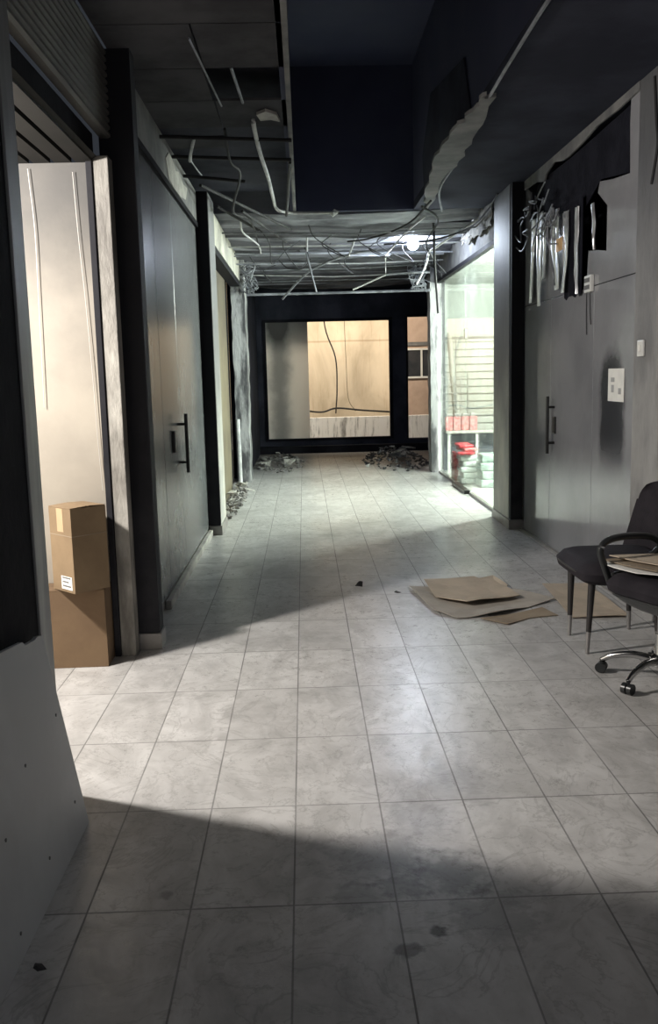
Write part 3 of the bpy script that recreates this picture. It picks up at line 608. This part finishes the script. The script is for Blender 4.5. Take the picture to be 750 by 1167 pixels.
for i in range(9):
    x = (-.7, -.45, -.2, .1, .4, .7, 1.0, 1.5, 1.7)[i]; y = random.uniform(10.3, 12.5); q = random.uniform(.2, .8)
    rope('charred_wire', [(x, y, 3.16), (x+random.uniform(-.1, .15), y+.2*q, 3.02), (x+random.uniform(.05, .4), y+.6*q, 2.86-.1*q), (x+random.uniform(.0, .3), y+q, 2.98), (min(1.86, x+random.uniform(.1, .5)), y+1.4*q, 3.12)], .006, M['cable'], 'thin charred wire sagging below the burnt far ceiling strips', 'wire', 'thin charred wires sagging from the far ceiling', n=5)
for i, (a, b, l) in enumerate((((-.82, 13.2), 1, 'tangle of burnt wires at the top of far left column'), ((1.75, 13.6), 2, 'tangle of burnt wires at the top of far right column'))):
    random.seed(40+i); mb = MB()
    for k in range(9):
        p = Vector((a[0], a[1], 2.9)); pts = []
        for q in range(6): pts.append(p+Vector((random.uniform(-.05, .22) if i == 0 else random.uniform(-.2, .12), random.uniform(-.1, .1), random.uniform(-.22, .22))))
        mb.tube(smooth_path(pts, 5), .006, 5)
    tag(mb.build('wire_tangle', M['pipegrey'], None, True), l, 'wires', None, 'stuff')

# ------------------------------------------------------------------ the light bulb
bl = thing('light_bulb', (1.36, 11.3, 2.99), 'glowing bare light bulb hanging under the far ceiling', 'light bulb')
MB().lathe([(.004, 2.99), (.035, 2.998), (.062, 3.03), (.068, 3.062), (.058, 3.095), (.034, 3.125), (.024, 3.14)], (1.36, 11.3, 0), 20).build('glass_bulb', M['bulb'], bl, True)
MB().lathe([(.026, 3.14), (.026, 3.17), (.018, 3.185), (.004, 3.19)], (1.36, 11.3, 0), 14).build('socket', M['white'], bl, True)
MB().tube([(1.36, 11.3, 3.19), (1.36, 11.3, 3.45), (1.36, 11.3, 3.57)], .005, 6).build('cord', M['cable'], bl)

# ------------------------------------------------------------------ burnt transom: hanging remains
for i, (pts, w) in enumerate(((((8.27, 2.84), (8.31, 2.55), (8.38, 2.13)), .10), (((8.05, 2.86), (8.07, 2.44), (8.06, 2.08)), .11), (((7.91, 2.80), (7.91, 2.5), (7.93, 2.3)), .07), (((7.59, 2.80), (7.56, 2.46), (7.5, 2.17)), .13), (((7.28, 2.74), (7.27, 2.4), (7.33, 2.13)), .09), (((6.97, 2.72), (6.97, 2.38), (6.96, 2.09)), .045), (((6.61, 2.68), (6.58, 2.5), (6.57, 2.36)), .045))):
    P = smooth_path([(2.075, p[0], p[1]) for p in pts], 8); ph = i*3.1; nn = len(P)-1
    def ff(u, v, k, P=P, w=w, ph=ph, nn=nn):
        p = P[int(round(v*nn))]; t = 1-.55*v
        return Vector((2.062+.006*math.sin(u*9+ph)+.006*noise.noise(Vector((u*3, v*4, ph)))+k*.004, p.y+(u-.5)*w*t*2*.9+.02*noise.noise(Vector((v*5, ph, u))), p.z))
    tag(MB().grid(ff, 10, nn, 1).build('hanging_film', M['silver'], None, True),
        ['leftmost', 'second from left', 'third from left', 'fourth from left', 'fifth from left', 'sixth from left', 'rightmost'][i]+' silvery film strip hanging from the burnt right transom', 'film strip', 'silvery film strips hanging from the burnt transom')
random.seed(5)
mb = MB()
for k in range(16):
    p = Vector((2.02, random.uniform(7.4, 8.5), random.uniform(2.72, 3.05))); pts = [p]
    for q in range(4): pts.append(pts[-1]+Vector((random.uniform(-.015, .01), random.uniform(-.22, .22), random.uniform(-.18, .1))))
    mb.tube(smooth_path(pts, 4), .007, 5)
tag(mb.build('burnt_wires', M['pipegrey'], None, True), 'tangle of burnt wires above the silvery film strips', 'wires', None, 'stuff')
tag(MB().grid(lambda u, v, k: Vector((2.09+.01*math.sin(u*12)+k*.004, 7.38-u*.47, 2.09+.7*v-.05*noise.noise(Vector((u*6, 0, 3)))*(1-v))), 14, 10, 1).build('scorched_cloth', M['scorch'], None, True), 'black scorched cloth hanging in the gap of right transom', 'cloth')
tag(MB().prism([(8.62, 2.95), (8.3, 3.16), (7.3, 3.15), (6.0, 3.18), (5.98, 2.76), (6.6, 2.84), (7.0, 2.7), (7.6, 2.78), (8.1, 2.82), (8.4, 2.9)], 0, 2.118, 2.124).build('charred_backing', M['scorch']), 'charred black backing sheet inside the burnt right transom', 'sheet', None, 'structure')
ob = thing('wall_socket', (2.08, 6.73, 2.07), 'pale double socket hanging by wires on right glass', 'socket')
MB().box(2.07, 2.099, 6.65, 6.80, 2.08, 2.20, .006).build('cover_plate', M['white'], ob)
MB().box(2.066, 2.071, 6.67, 6.78, 2.10, 2.13).box(2.066, 2.071, 6.67, 6.78, 2.15, 2.18).build('socket_face', M['ink'], ob)
MB().tube([(2.085, 6.78, 2.08), (2.088, 6.79, 1.9), (2.09, 6.78, 1.78)], .004, 5).tube([(2.085, 6.7, 2.08), (2.088, 6.7, 1.93), (2.09, 6.69, 1.85)], .004, 5).build('wire', M['cable'], ob)
tag(MB().box(2.052, 2.058, 7.33, 7.5, 2.46, 2.56).build('amber_label', M['amber']), 'amber sticker on a silvery film strip of right transom', 'sticker')
nt_ = thing('paper_notice', (2.09, 6.13, 1.32), 'white paper notice taped on the right glass door', 'notice')
MB().box(2.094, 2.098, 5.98, 6.29, 1.31, 1.53).build('sheet', M['paper'], nt_)
for q in ((6.17, 6.22, 1.37, 1.42), (6.16, 6.23, 1.44, 1.47), (6.03, 6.08, 1.36, 1.40)): MB().box(2.0925, 2.094, *q).build('print', M['printgrey'], nt_)
sw = thing('light_switch', (2.085, 5.66, 1.62), 'small white switch plate high on the grey pier', 'switch')
MB().box(2.072, 2.0895, 5.60, 5.70, 1.60, 1.70, .006).build('plate', M['white'], sw)
MB().box(2.066, 2.072, 5.635, 5.665, 1.63, 1.67, .002).build('rocker', M['paper'], sw)
rope('wall_crack_cable', [(2.083, 5.55, 3.2), (2.08, 5.5, 2.95), (2.083, 5.48, 2.8), (2.08, 5.55, 2.6)], .008, M['cable'], 'black cable dangling down the top of the grey pier', 'cable')
rope('wall_wire', [(-1.17, 4.985, 2.61), (-1.16, 4.985, 2.28), (-1.145, 4.985, 1.97), (-1.13, 4.985, 1.51), (-1.125, 4.985, 1.22), (-1.115, 4.985, .94)], .0016, M['skin'], 'white wire hanging down the smoked white wall at right', 'wire')
rope('wall_wire', [(-1.40, 4.985, 2.63), (-1.385, 4.985, 2.33), (-1.39, 4.985, 1.97), (-1.40, 4.985, 1.4)], .002, M['skin'], 'white wire hanging down the smoked white wall at left', 'wire')

# ------------------------------------------------------------------ leaning white board
bd = thing('white_board', (-.85, 2.2, 0), 'torn white board leaning against the black near left wall', 'board')
mb = MB()
edge = [(3.04, 0), (1.0, 0), (1.0, .84), (2.0, .815), (2.25, .795), (2.5, .775), (2.515, .755), (2.7, .735), (2.85, .715), (2.865, .70), (2.96, .688), (3.0, .69), (3.045, .68)]
def bx(y, z): return -.80-.12*z/.7
A = [mb.bm.verts.new((bx(y, z), y, z+.001)) for y, z in edge]; B = [mb.bm.verts.new((bx(y, z)-.014, y, z+.001)) for y, z in edge]
mb.bm.faces.new(A); mb.bm.faces.new(B[::-1])
for i in range(len(edge)):
    j = (i+1) % len(edge); mb.bm.faces.new((A[i], B[i], B[j], A[j]))
mb.build('sheet', M['board'], bd)
for (y, z) in ((2.3, .06), (2.36, .42), (2.98, .42), (2.62, .1), (2.95, .12), (2.36, .30), (2.62, .40)):
    MB().lathe([(.0055, 0), (.0055, .003)], (bx(y, z)-.0005, y, z), 10, 0).build('screw', M['ink'], bd)
tag(MB().chunk((-.74, 2.22, .014), .022, .6).build('debris_chip', M['rubbledark']), 'black chip of debris at the foot of the white board', 'debris')

# ------------------------------------------------------------------ cardboard boxes
def carton(name, loc, sx, sy, h, rz, label, m, flaps=True, sticker=None, seam=None):
    t = thing(name, loc, label, 'box')
    R = Matrix.Translation(loc) @ Matrix.Rotation(rz, 4, 'Z')
    def put(mb, nm, mm, par=t):
        bmesh.ops.transform(mb.bm, matrix=R, verts=mb.bm.verts); return mb.build(nm, mm, par)
    mb = MB(); w = .005
    mb.box(-sx/2, sx/2, -sy/2, sy/2, 0, w).box(-sx/2, sx/2, -sy/2, -sy/2+w, w, h).box(-sx/2, sx/2, sy/2-w, sy/2, w, h).box(-sx/2, -sx/2+w, -sy/2+w, sy/2-w, w, h).box(sx/2-w, sx/2, -sy/2+w, sy/2-w, w, h)
    put(mb, 'body', m)
    for s in (-1, 1):
        f = MB().box(-sx/2+.002, sx/2-.002, 0, sy/2-.003, 0, .004)
        bmesh.ops.transform(f.bm, matrix=Matrix.Translation((0, s*sy/2, h+.001)) @ Matrix.Rotation((-.05 if s > 0 else .05) if flaps else 0, 4, 'X') @ Matrix.Diagonal((1, -s, 1, 1)), verts=f.bm.verts)
        put(f, 'flap', m)
    if sticker: put(MB().box(-.03, .03, -sy/2-.001, -sy/2, h*.72, h-.001), 'tape', M['tape'])
    if seam: put(MB().box(-sx/2-.001, sx/2+.001, -sy/2-.0015, -sy/2, seam, seam+.004).box(sx/2, sx/2+.0015, -sy/2, sy/2, seam, seam+.004), 'crease', M['carddark'])
    if sticker:
        a, b, z0, z1 = sticker
        s_ = put(MB().box(a, b, -sy/2-.0025, -sy/2-.001, z0, z1), 'sticker', M['paper'])
        for k in range(3): put(MB().box(a+.012, b-.012-.02*(k % 2), -sy/2-.0032, -sy/2-.0025, z0+.014+k*.022, z0+.022+k*.022), 'print', M['ink'], s_)
    return t
carton('cardboard_box', (-1.275, 4.895, .001), .345, .19, .425, math.radians(1), 'plain brown cardboard box on the floor, bottom of the stack', M['card'])
carton('cardboard_box', (-1.222, 4.825, .437), .215, .21, .445, math.radians(-45), 'brown cardboard box with white sticker on top of the stack', M['cardlight'], seam=.30, sticker=(-.02, .085, .015, .085))

# ------------------------------------------------------------------ cardboard on the floor
def sheet(poly, z, label, m, curl=.0, seed=0):
    mb = MB(); cx = sum(p[0] for p in poly)/len(poly); cy = sum(p[1] for p in poly)/len(poly)
    Aa = []; Bb = []
    ring = []
    for i, p in enumerate(poly):
        q = poly[(i+1) % len(poly)]
        for k in range(4): ring.append((p[0]+(q[0]-p[0])*k/4, p[1]+(q[1]-p[1])*k/4))
    def zz(x, y, e): return z + e*curl*max(0, noise.noise(Vector((x*3, y*3, seed)))+.35)
    layers = []
    for s in (1, .8, .5):
        layers.append([mb.bm.verts.new((cx+(x-cx)*s, cy+(y-cy)*s, zz(x, y, max(0, (s-.5)*2)))) for x, y in ring])
    n = len(ring)
    for a, b in zip(layers, layers[1:]):
        for i in range(n): mb.bm.faces.new((a[i], a[(i+1) % n], b[(i+1) % n], b[i]))
    mb.bm.faces.new(layers[-1])
    r = bmesh.ops.extrude_face_region(mb.bm, geom=mb.bm.faces[:])
    for v in r['geom']:
        if isinstance(v, bmesh.types.BMVert): v.co.z += .004
    return tag(mb.build('cardboard_sheet', m), label, 'cardboard sheet')
sheet([(.71, 6.38), (.80, 5.70), (.92, 5.53), (1.2, 5.58), (1.64, 5.92), (1.37, 6.20)], .003, 'wide greyed cardboard sheet under the others, middle of floor', M['floorcard2'], .04, 2)
sheet([(.83, 6.46), (1.21, 6.54), (1.36, 6.22), (1.41, 5.94), (1.03, 5.80), (.85, 6.0)], .030, 'tan cardboard sheet on top of the greyed sheet', M['floorcard'], .02, 4)
sheet([(1.06, 5.50), (1.2, 5.36), (1.37, 5.50), (1.56, 5.54), (1.5, 5.7), (1.2, 5.56)], .002, 'narrow cardboard strip at the near edge of the greyed sheet', M['carddark'], .02, 6)
sheet([(1.22, 6.60), (1.38, 6.68), (1.42, 6.34), (1.38, 6.28)], .002, 'small pale cardboard scrap behind the tan sheet', M['floorcard'], .02, 8)
sheet([(1.62, 5.46), (1.98, 5.45), (2.0, 6.35), (1.68, 6.4)], .004, 'flat tan cardboard sheet by the glass door behind the chairs', M['floorcard'], .015, 10)
tag(MB().chunk((.37, 6.43, .03), .045, .8).build('stone', M['rubbledark']), 'small dark stone alone in the middle of the floor', 'stone')
tag(MB().chunk((.62, 6.28, .006), .04, .15).build('debris_chip', M['rubbledark']), 'flat dark flake on the tiles left of the cardboard', 'debris')

# ------------------------------------------------------------------ rubble
def rubble(cx, cy, rx, ry, h, n, seed, where, m1, m2, big=10):
    random.seed(seed); mb = MB()
    def hz(x, y):
        d = ((x-cx)/rx)**2+((y-cy)/ry)**2; return h*max(0, 1-d)
    for k in range(n):
        a = random.uniform(0, 6.28); q = math.sqrt(random.random())*1.0
        x = cx+rx*q*math.cos(a); y = cy+ry*q*math.sin(a); mb.chunk((x, y, hz(x, y)*random.uniform(.2, 1)+.01), random.uniform(.02, .055), .6, 7)
    tag(mb.build('rubble_heap', m1), 'heap of '+where, 'rubble', None, 'stuff')
    for k in range(big):
        a = random.uniform(0, 6.28); q = math.sqrt(random.random())*.85
        x = cx+rx*q*math.cos(a); y = cy+ry*q*math.sin(a)
        if k % 3 == 0:
            mb = MB().box(-.12, .12, -.035, .035, -.008, .008)
            bmesh.ops.transform(mb.bm, matrix=Matrix.Translation((x, y, hz(x, y)+.05)) @ Matrix.Rotation(random.uniform(0, 3), 4, 'Z') @ Matrix.Rotation(random.uniform(-.3, .3), 4, 'Y'), verts=mb.bm.verts)
            o = mb.build('broken_lath', m2); tag(o, 'broken lath lying in the '+where, 'debris', 'broken laths in the '+where)
        else:
            o = MB().chunk((x, y, hz(x, y)+.02), random.uniform(.06, .1), .6, 9).build('rubble_chunk', m2 if k % 2 else m1); tag(o, 'larger chunk lying on the '+where, 'rubble', 'chunks on the '+where)
rubble(-.46, 15.9, .42, 1.5, .12, 230, 1, 'grey rubble at the far left window', M['rubble'], M['plaster'])
rubble(1.55, 15.9, .55, 1.7, .24, 320, 2, 'charred rubble at the far right post', M['rubbledark'], M['rubble'])
rubble(-.87, 11.4, .09, 1.6, .12, 160, 3, 'pale rubble before the brown door leaf', M['rubble'], M['plaster'], 8)
tag(MB().chunk((1.02, 15.0, .03), .06, .7).build('white_lump', M['white']), 'white lump at the tip of the charred rubble', 'debris')

# ------------------------------------------------------------------ dining chair
ch = thing('dining_chair', (1.75, 4.97, 0), 'black upholstered side chair with tapered legs against the grey pier', 'chair')
def rsq(u, v, p=6.0):
    """unit square to rounded square"""
    a = 2*u-1; b = 2*v-1; m = max(abs(a), abs(b))
    if m == 0: return 0, 0
    l = (abs(a)**p+abs(b)**p)**(1/p); k = m/l; return a*k, b*k
def cushion(mb, cx, cy, z0, z1, hx, hy, dome, n=18, dip=0):
    def fn(u, v, k):
        a, b = rsq(u, v); r = max(abs(2*u-1), abs(2*v-1)); e = (max(0, r-.72)/.28)
        sh = 1 if k == 0 else .97
        z = (z1+dome*(1-r*r)-(z1-z0)*.38*e**3 - dip*max(0, a)) if k == 0 else (z0+(z1-z0)*.3*e**2)
        return Vector((cx+a*hx*sh, cy+b*hy*sh, z))
    return mb.grid(fn, n, n, 1)
cushion(MB(), 1.72, 4.955, .385, .505, .285, .315, .02).build('seat', M['fabric'], ch, True)
mb = MB()
ringp = []
for k in range(41):
    a = 2*math.pi*k/40; c, s_ = math.cos(a), math.sin(a); l = (abs(c)**4+abs(s_)**4)**.25
    ringp.append((1.72+.286*c/l, 4.955+.316*s_/l, .455))
mb.tube(ringp, .006, 6, cap=False); mb.build('piping', M['leg'], ch, True)
def bf(u, v, k):
    b = 2*u-1; z = .40+v*.50
    hw = (.41-.20*v)*(1 if v < .85 else math.sqrt(max(0, 1-((v-.85)/.15)**2*.45)))
    x = 1.955+.06*v - .07*b*b + (.045 if k else 0)*(1-.3*abs(b))
    return Vector((x, 4.985+b*hw, z - (.03*b*b*b*b if v > .8 else 0)))
MB().grid(bf, 18, 16, 1).build('backrest', M['fabric'], ch, True)
for (x, y, tx, ty) in ((1.505, 5.115, 1.52, 5.14), (1.50, 4.76, 1.53, 4.79), (1.885, 5.20, 1.86, 5.15), (1.885, 4.73, 1.86, 4.77)):
    q = .30
    mx, my = x+(tx-x)*q, y+(ty-y)*q
    lg = MB().tube([(mx, my, .12), (tx, ty, .40)], .014, 10, r1=.021).build('leg', M['leg'], ch, True)
    MB().tube([(x, y, .0), (mx, my, .12)], .0105, 10, r1=.0142).build('leg_tip', M['legtip'], lg, True)
# ------------------------------------------------------------------ office chair
oc = thing('office_chair', (1.72, 4.30, 0), 'black office armchair on chrome castor base at the right edge', 'chair')
cx, cy = 1.72, 4.30
cushion(MB(), 1.735, 4.31, .42, .53, .26, .26, .012).build('seat', M['fabric'], oc, True)
def pan(u, v, k):
    a, b = rsq(u, v); r = max(abs(2*u-1), abs(2*v-1))
    return Vector((1.735+a*.235, 4.31+b*.235, (.33+.10*r**2.2) if k == 0 else .45))
MB().grid(pan, 14, 14, 1).build('seat_pan', M['plastic'], oc, True)
MB().lathe([(.026, .12), (.026, .24), (.019, .24), (.019, .34)], (cx, cy, 0), 16).build('gas_column', M['chrome'], oc, True)
MB().lathe([(.045, .075), (.05, .09), (.05, .12), (.03, .135)], (cx, cy, 0), 16).build('hub', M['chrome'], oc, True)
for k in range(5):
    a = math.radians(147+72*k); d = Vector((math.cos(a), math.sin(a), 0)); c0 = Vector((cx, cy, 0))
    lg = MB()
    P = smooth_path([c0+d*.03+Vector((0, 0, .105)), c0+d*.13+Vector((0, 0, .115)), c0+d*.23+Vector((0, 0, .095)), c0+d*.285+Vector((0, 0, .066))], 5)
    lg.tube(P, .021, 10, r1=.013); lgo = lg.build('base_leg', M['chrome'], oc, True)
    e = c0+d*.287; s_ = Vector((-d.y, d.x, 0)); cs_ = MB()
    for q in (-1, 1):
        c1 = e+s_*q*.015+Vector((0, 0, .028)); rings = []
        cs_.tube([c1-s_*.011, c1-s_*.009, c1+s_*.009, c1+s_*.011], .0265, 16)
    cs_.tube([e+Vector((0, 0, .03)), e+Vector((0, 0, .07))], .009, 8)
    cs_.build('castor', M['plastic'], lgo, True)
for s in (1, -1):
    y = 4.31+s*.275
    P = smooth_path([(1.57, y, .47), (1.53, y, .56), (1.505, y, .64), (1.55, y, .685), (1.68, y, .695), (1.84, y, .675), (1.90, y, .62), (1.80, y, .555), (1.68, y, .515), (1.59, y, .50)], 6)
    MB().tube(P, .018, 10).build('armrest', M['plastic'], oc, True)
def ob_(u, v, k):
    b = 2*u-1; z = .55+v*.5; hw = .185-.04*v
    return Vector((1.925+.03*v-.05*b*b+(.025 if k else 0), 4.31+b*hw, z))
MB().grid(ob_, 12, 10, 1).build('backrest', M['fabric'], oc, True)
MB().box(1.92, 1.96, 4.26, 4.36, .40, .60, .012).build('back_bracket', M['plastic'], oc)
for o in oc.children:
    if o.name.split('.')[0] in ('seat', 'seat_pan', 'armrest', 'backrest', 'back_bracket'): o.data.transform(Matrix.Translation((.045, -.05, 0)) @ Matrix.Rotation(math.radians(24), 4, 'Z'))
for i, (poly, z, l, m_) in enumerate((([(1.47, 4.48), (1.50, 4.36), (1.56, 4.22), (1.68, 4.13), (1.9, 4.12), (1.92, 4.45), (1.7, 4.52)], .562, 'lowest pale paper sheet lying on the office chair seat', M['paper']),
        ([(1.49, 4.50), (1.55, 4.34), (1.64, 4.18), (1.9, 4.15), (1.90, 4.5), (1.7, 4.54)], .575, 'middle brown cardboard piece lying on the office chair seat', M['carddark']),
        ([(1.53, 4.52), (1.60, 4.38), (1.70, 4.24), (1.88, 4.2), (1.88, 4.53)], .588, 'topmost reddish cardboard piece lying on the office chair seat', M['floorcard']))):
    sheet(poly, z, l, m_, .004, 20+i)

# ------------------------------------------------------------------ lights
def lamp(kind, loc, power, colr, size=.1, rot=None, name='lamp', sy=None):
    d = bpy.data.lights.new(name, kind); d.energy = power; d.color = colr
    if kind == 'AREA':
        d.size = size
        if sy: d.shape = 'RECTANGLE'; d.size_y = sy
    else: d.shadow_soft_size = size
    o = bpy.data.objects.new(name, d); C.objects.link(o); o.location = loc
    if rot: o.rotation_euler = rot
    return o
lamp('POINT', (-2.24, 3.80, 2.40), 520, (1, .945, .88), .09, name='left_room_lamp')
lamp('POINT', (3.5, 10.85, 2.6), 1600, (.98, 1, .95), .22, name='shop_lamp')
lamp('POINT', (3.3, 13.6, 2.6), 60, (.97, 1, .96), .2, name='shop_lamp')
lamp('AREA', (.6, 18.75, 3.75), 210, (1, .87, .68), 2.4, (math.radians(32), 0, 0), 'yard_lamp', .4)
lamp('AREA', (.5, -1.8, 2.6), 14, (.95, .96, 1), 1.6, (math.radians(70), 0, 0), 'foreground_fill')  # unseen fill added behind the camera to brighten the foreground
w = bpy.data.worlds.new('World'); scn.world = w; w.use_nodes = True
w.node_tree.nodes['Background'].inputs[0].default_value = (.55, .62, .75, 1); w.node_tree.nodes['Background'].inputs[1].default_value = .05

# ------------------------------------------------------------------ camera
F = 1040.; CX, CY = 375., 583.5
fy = Vector((346-CX, -(427-CY), -F)).normalized(); r = math.radians(1.62)
u = Vector((-math.sin(r), math.cos(r), 0)); u = (u-u.dot(fy)*fy).normalized(); xx = fy.cross(u)
Rm = Matrix((xx, fy, u))
cd = bpy.data.cameras.new('camera'); cd.sensor_fit = 'VERTICAL'; cd.sensor_height = 24; cd.lens = 24*F/1167; cd.clip_start = .05
cam = bpy.data.objects.new('camera', cd); C.objects.link(cam)
cam.matrix_world = Matrix.Translation((0, 0, 1.54)) @ Rm.to_4x4()
scn.camera = cam
scn.view_settings.view_transform = 'Standard'; scn.view_settings.look = 'None'; scn.view_settings.exposure = 0
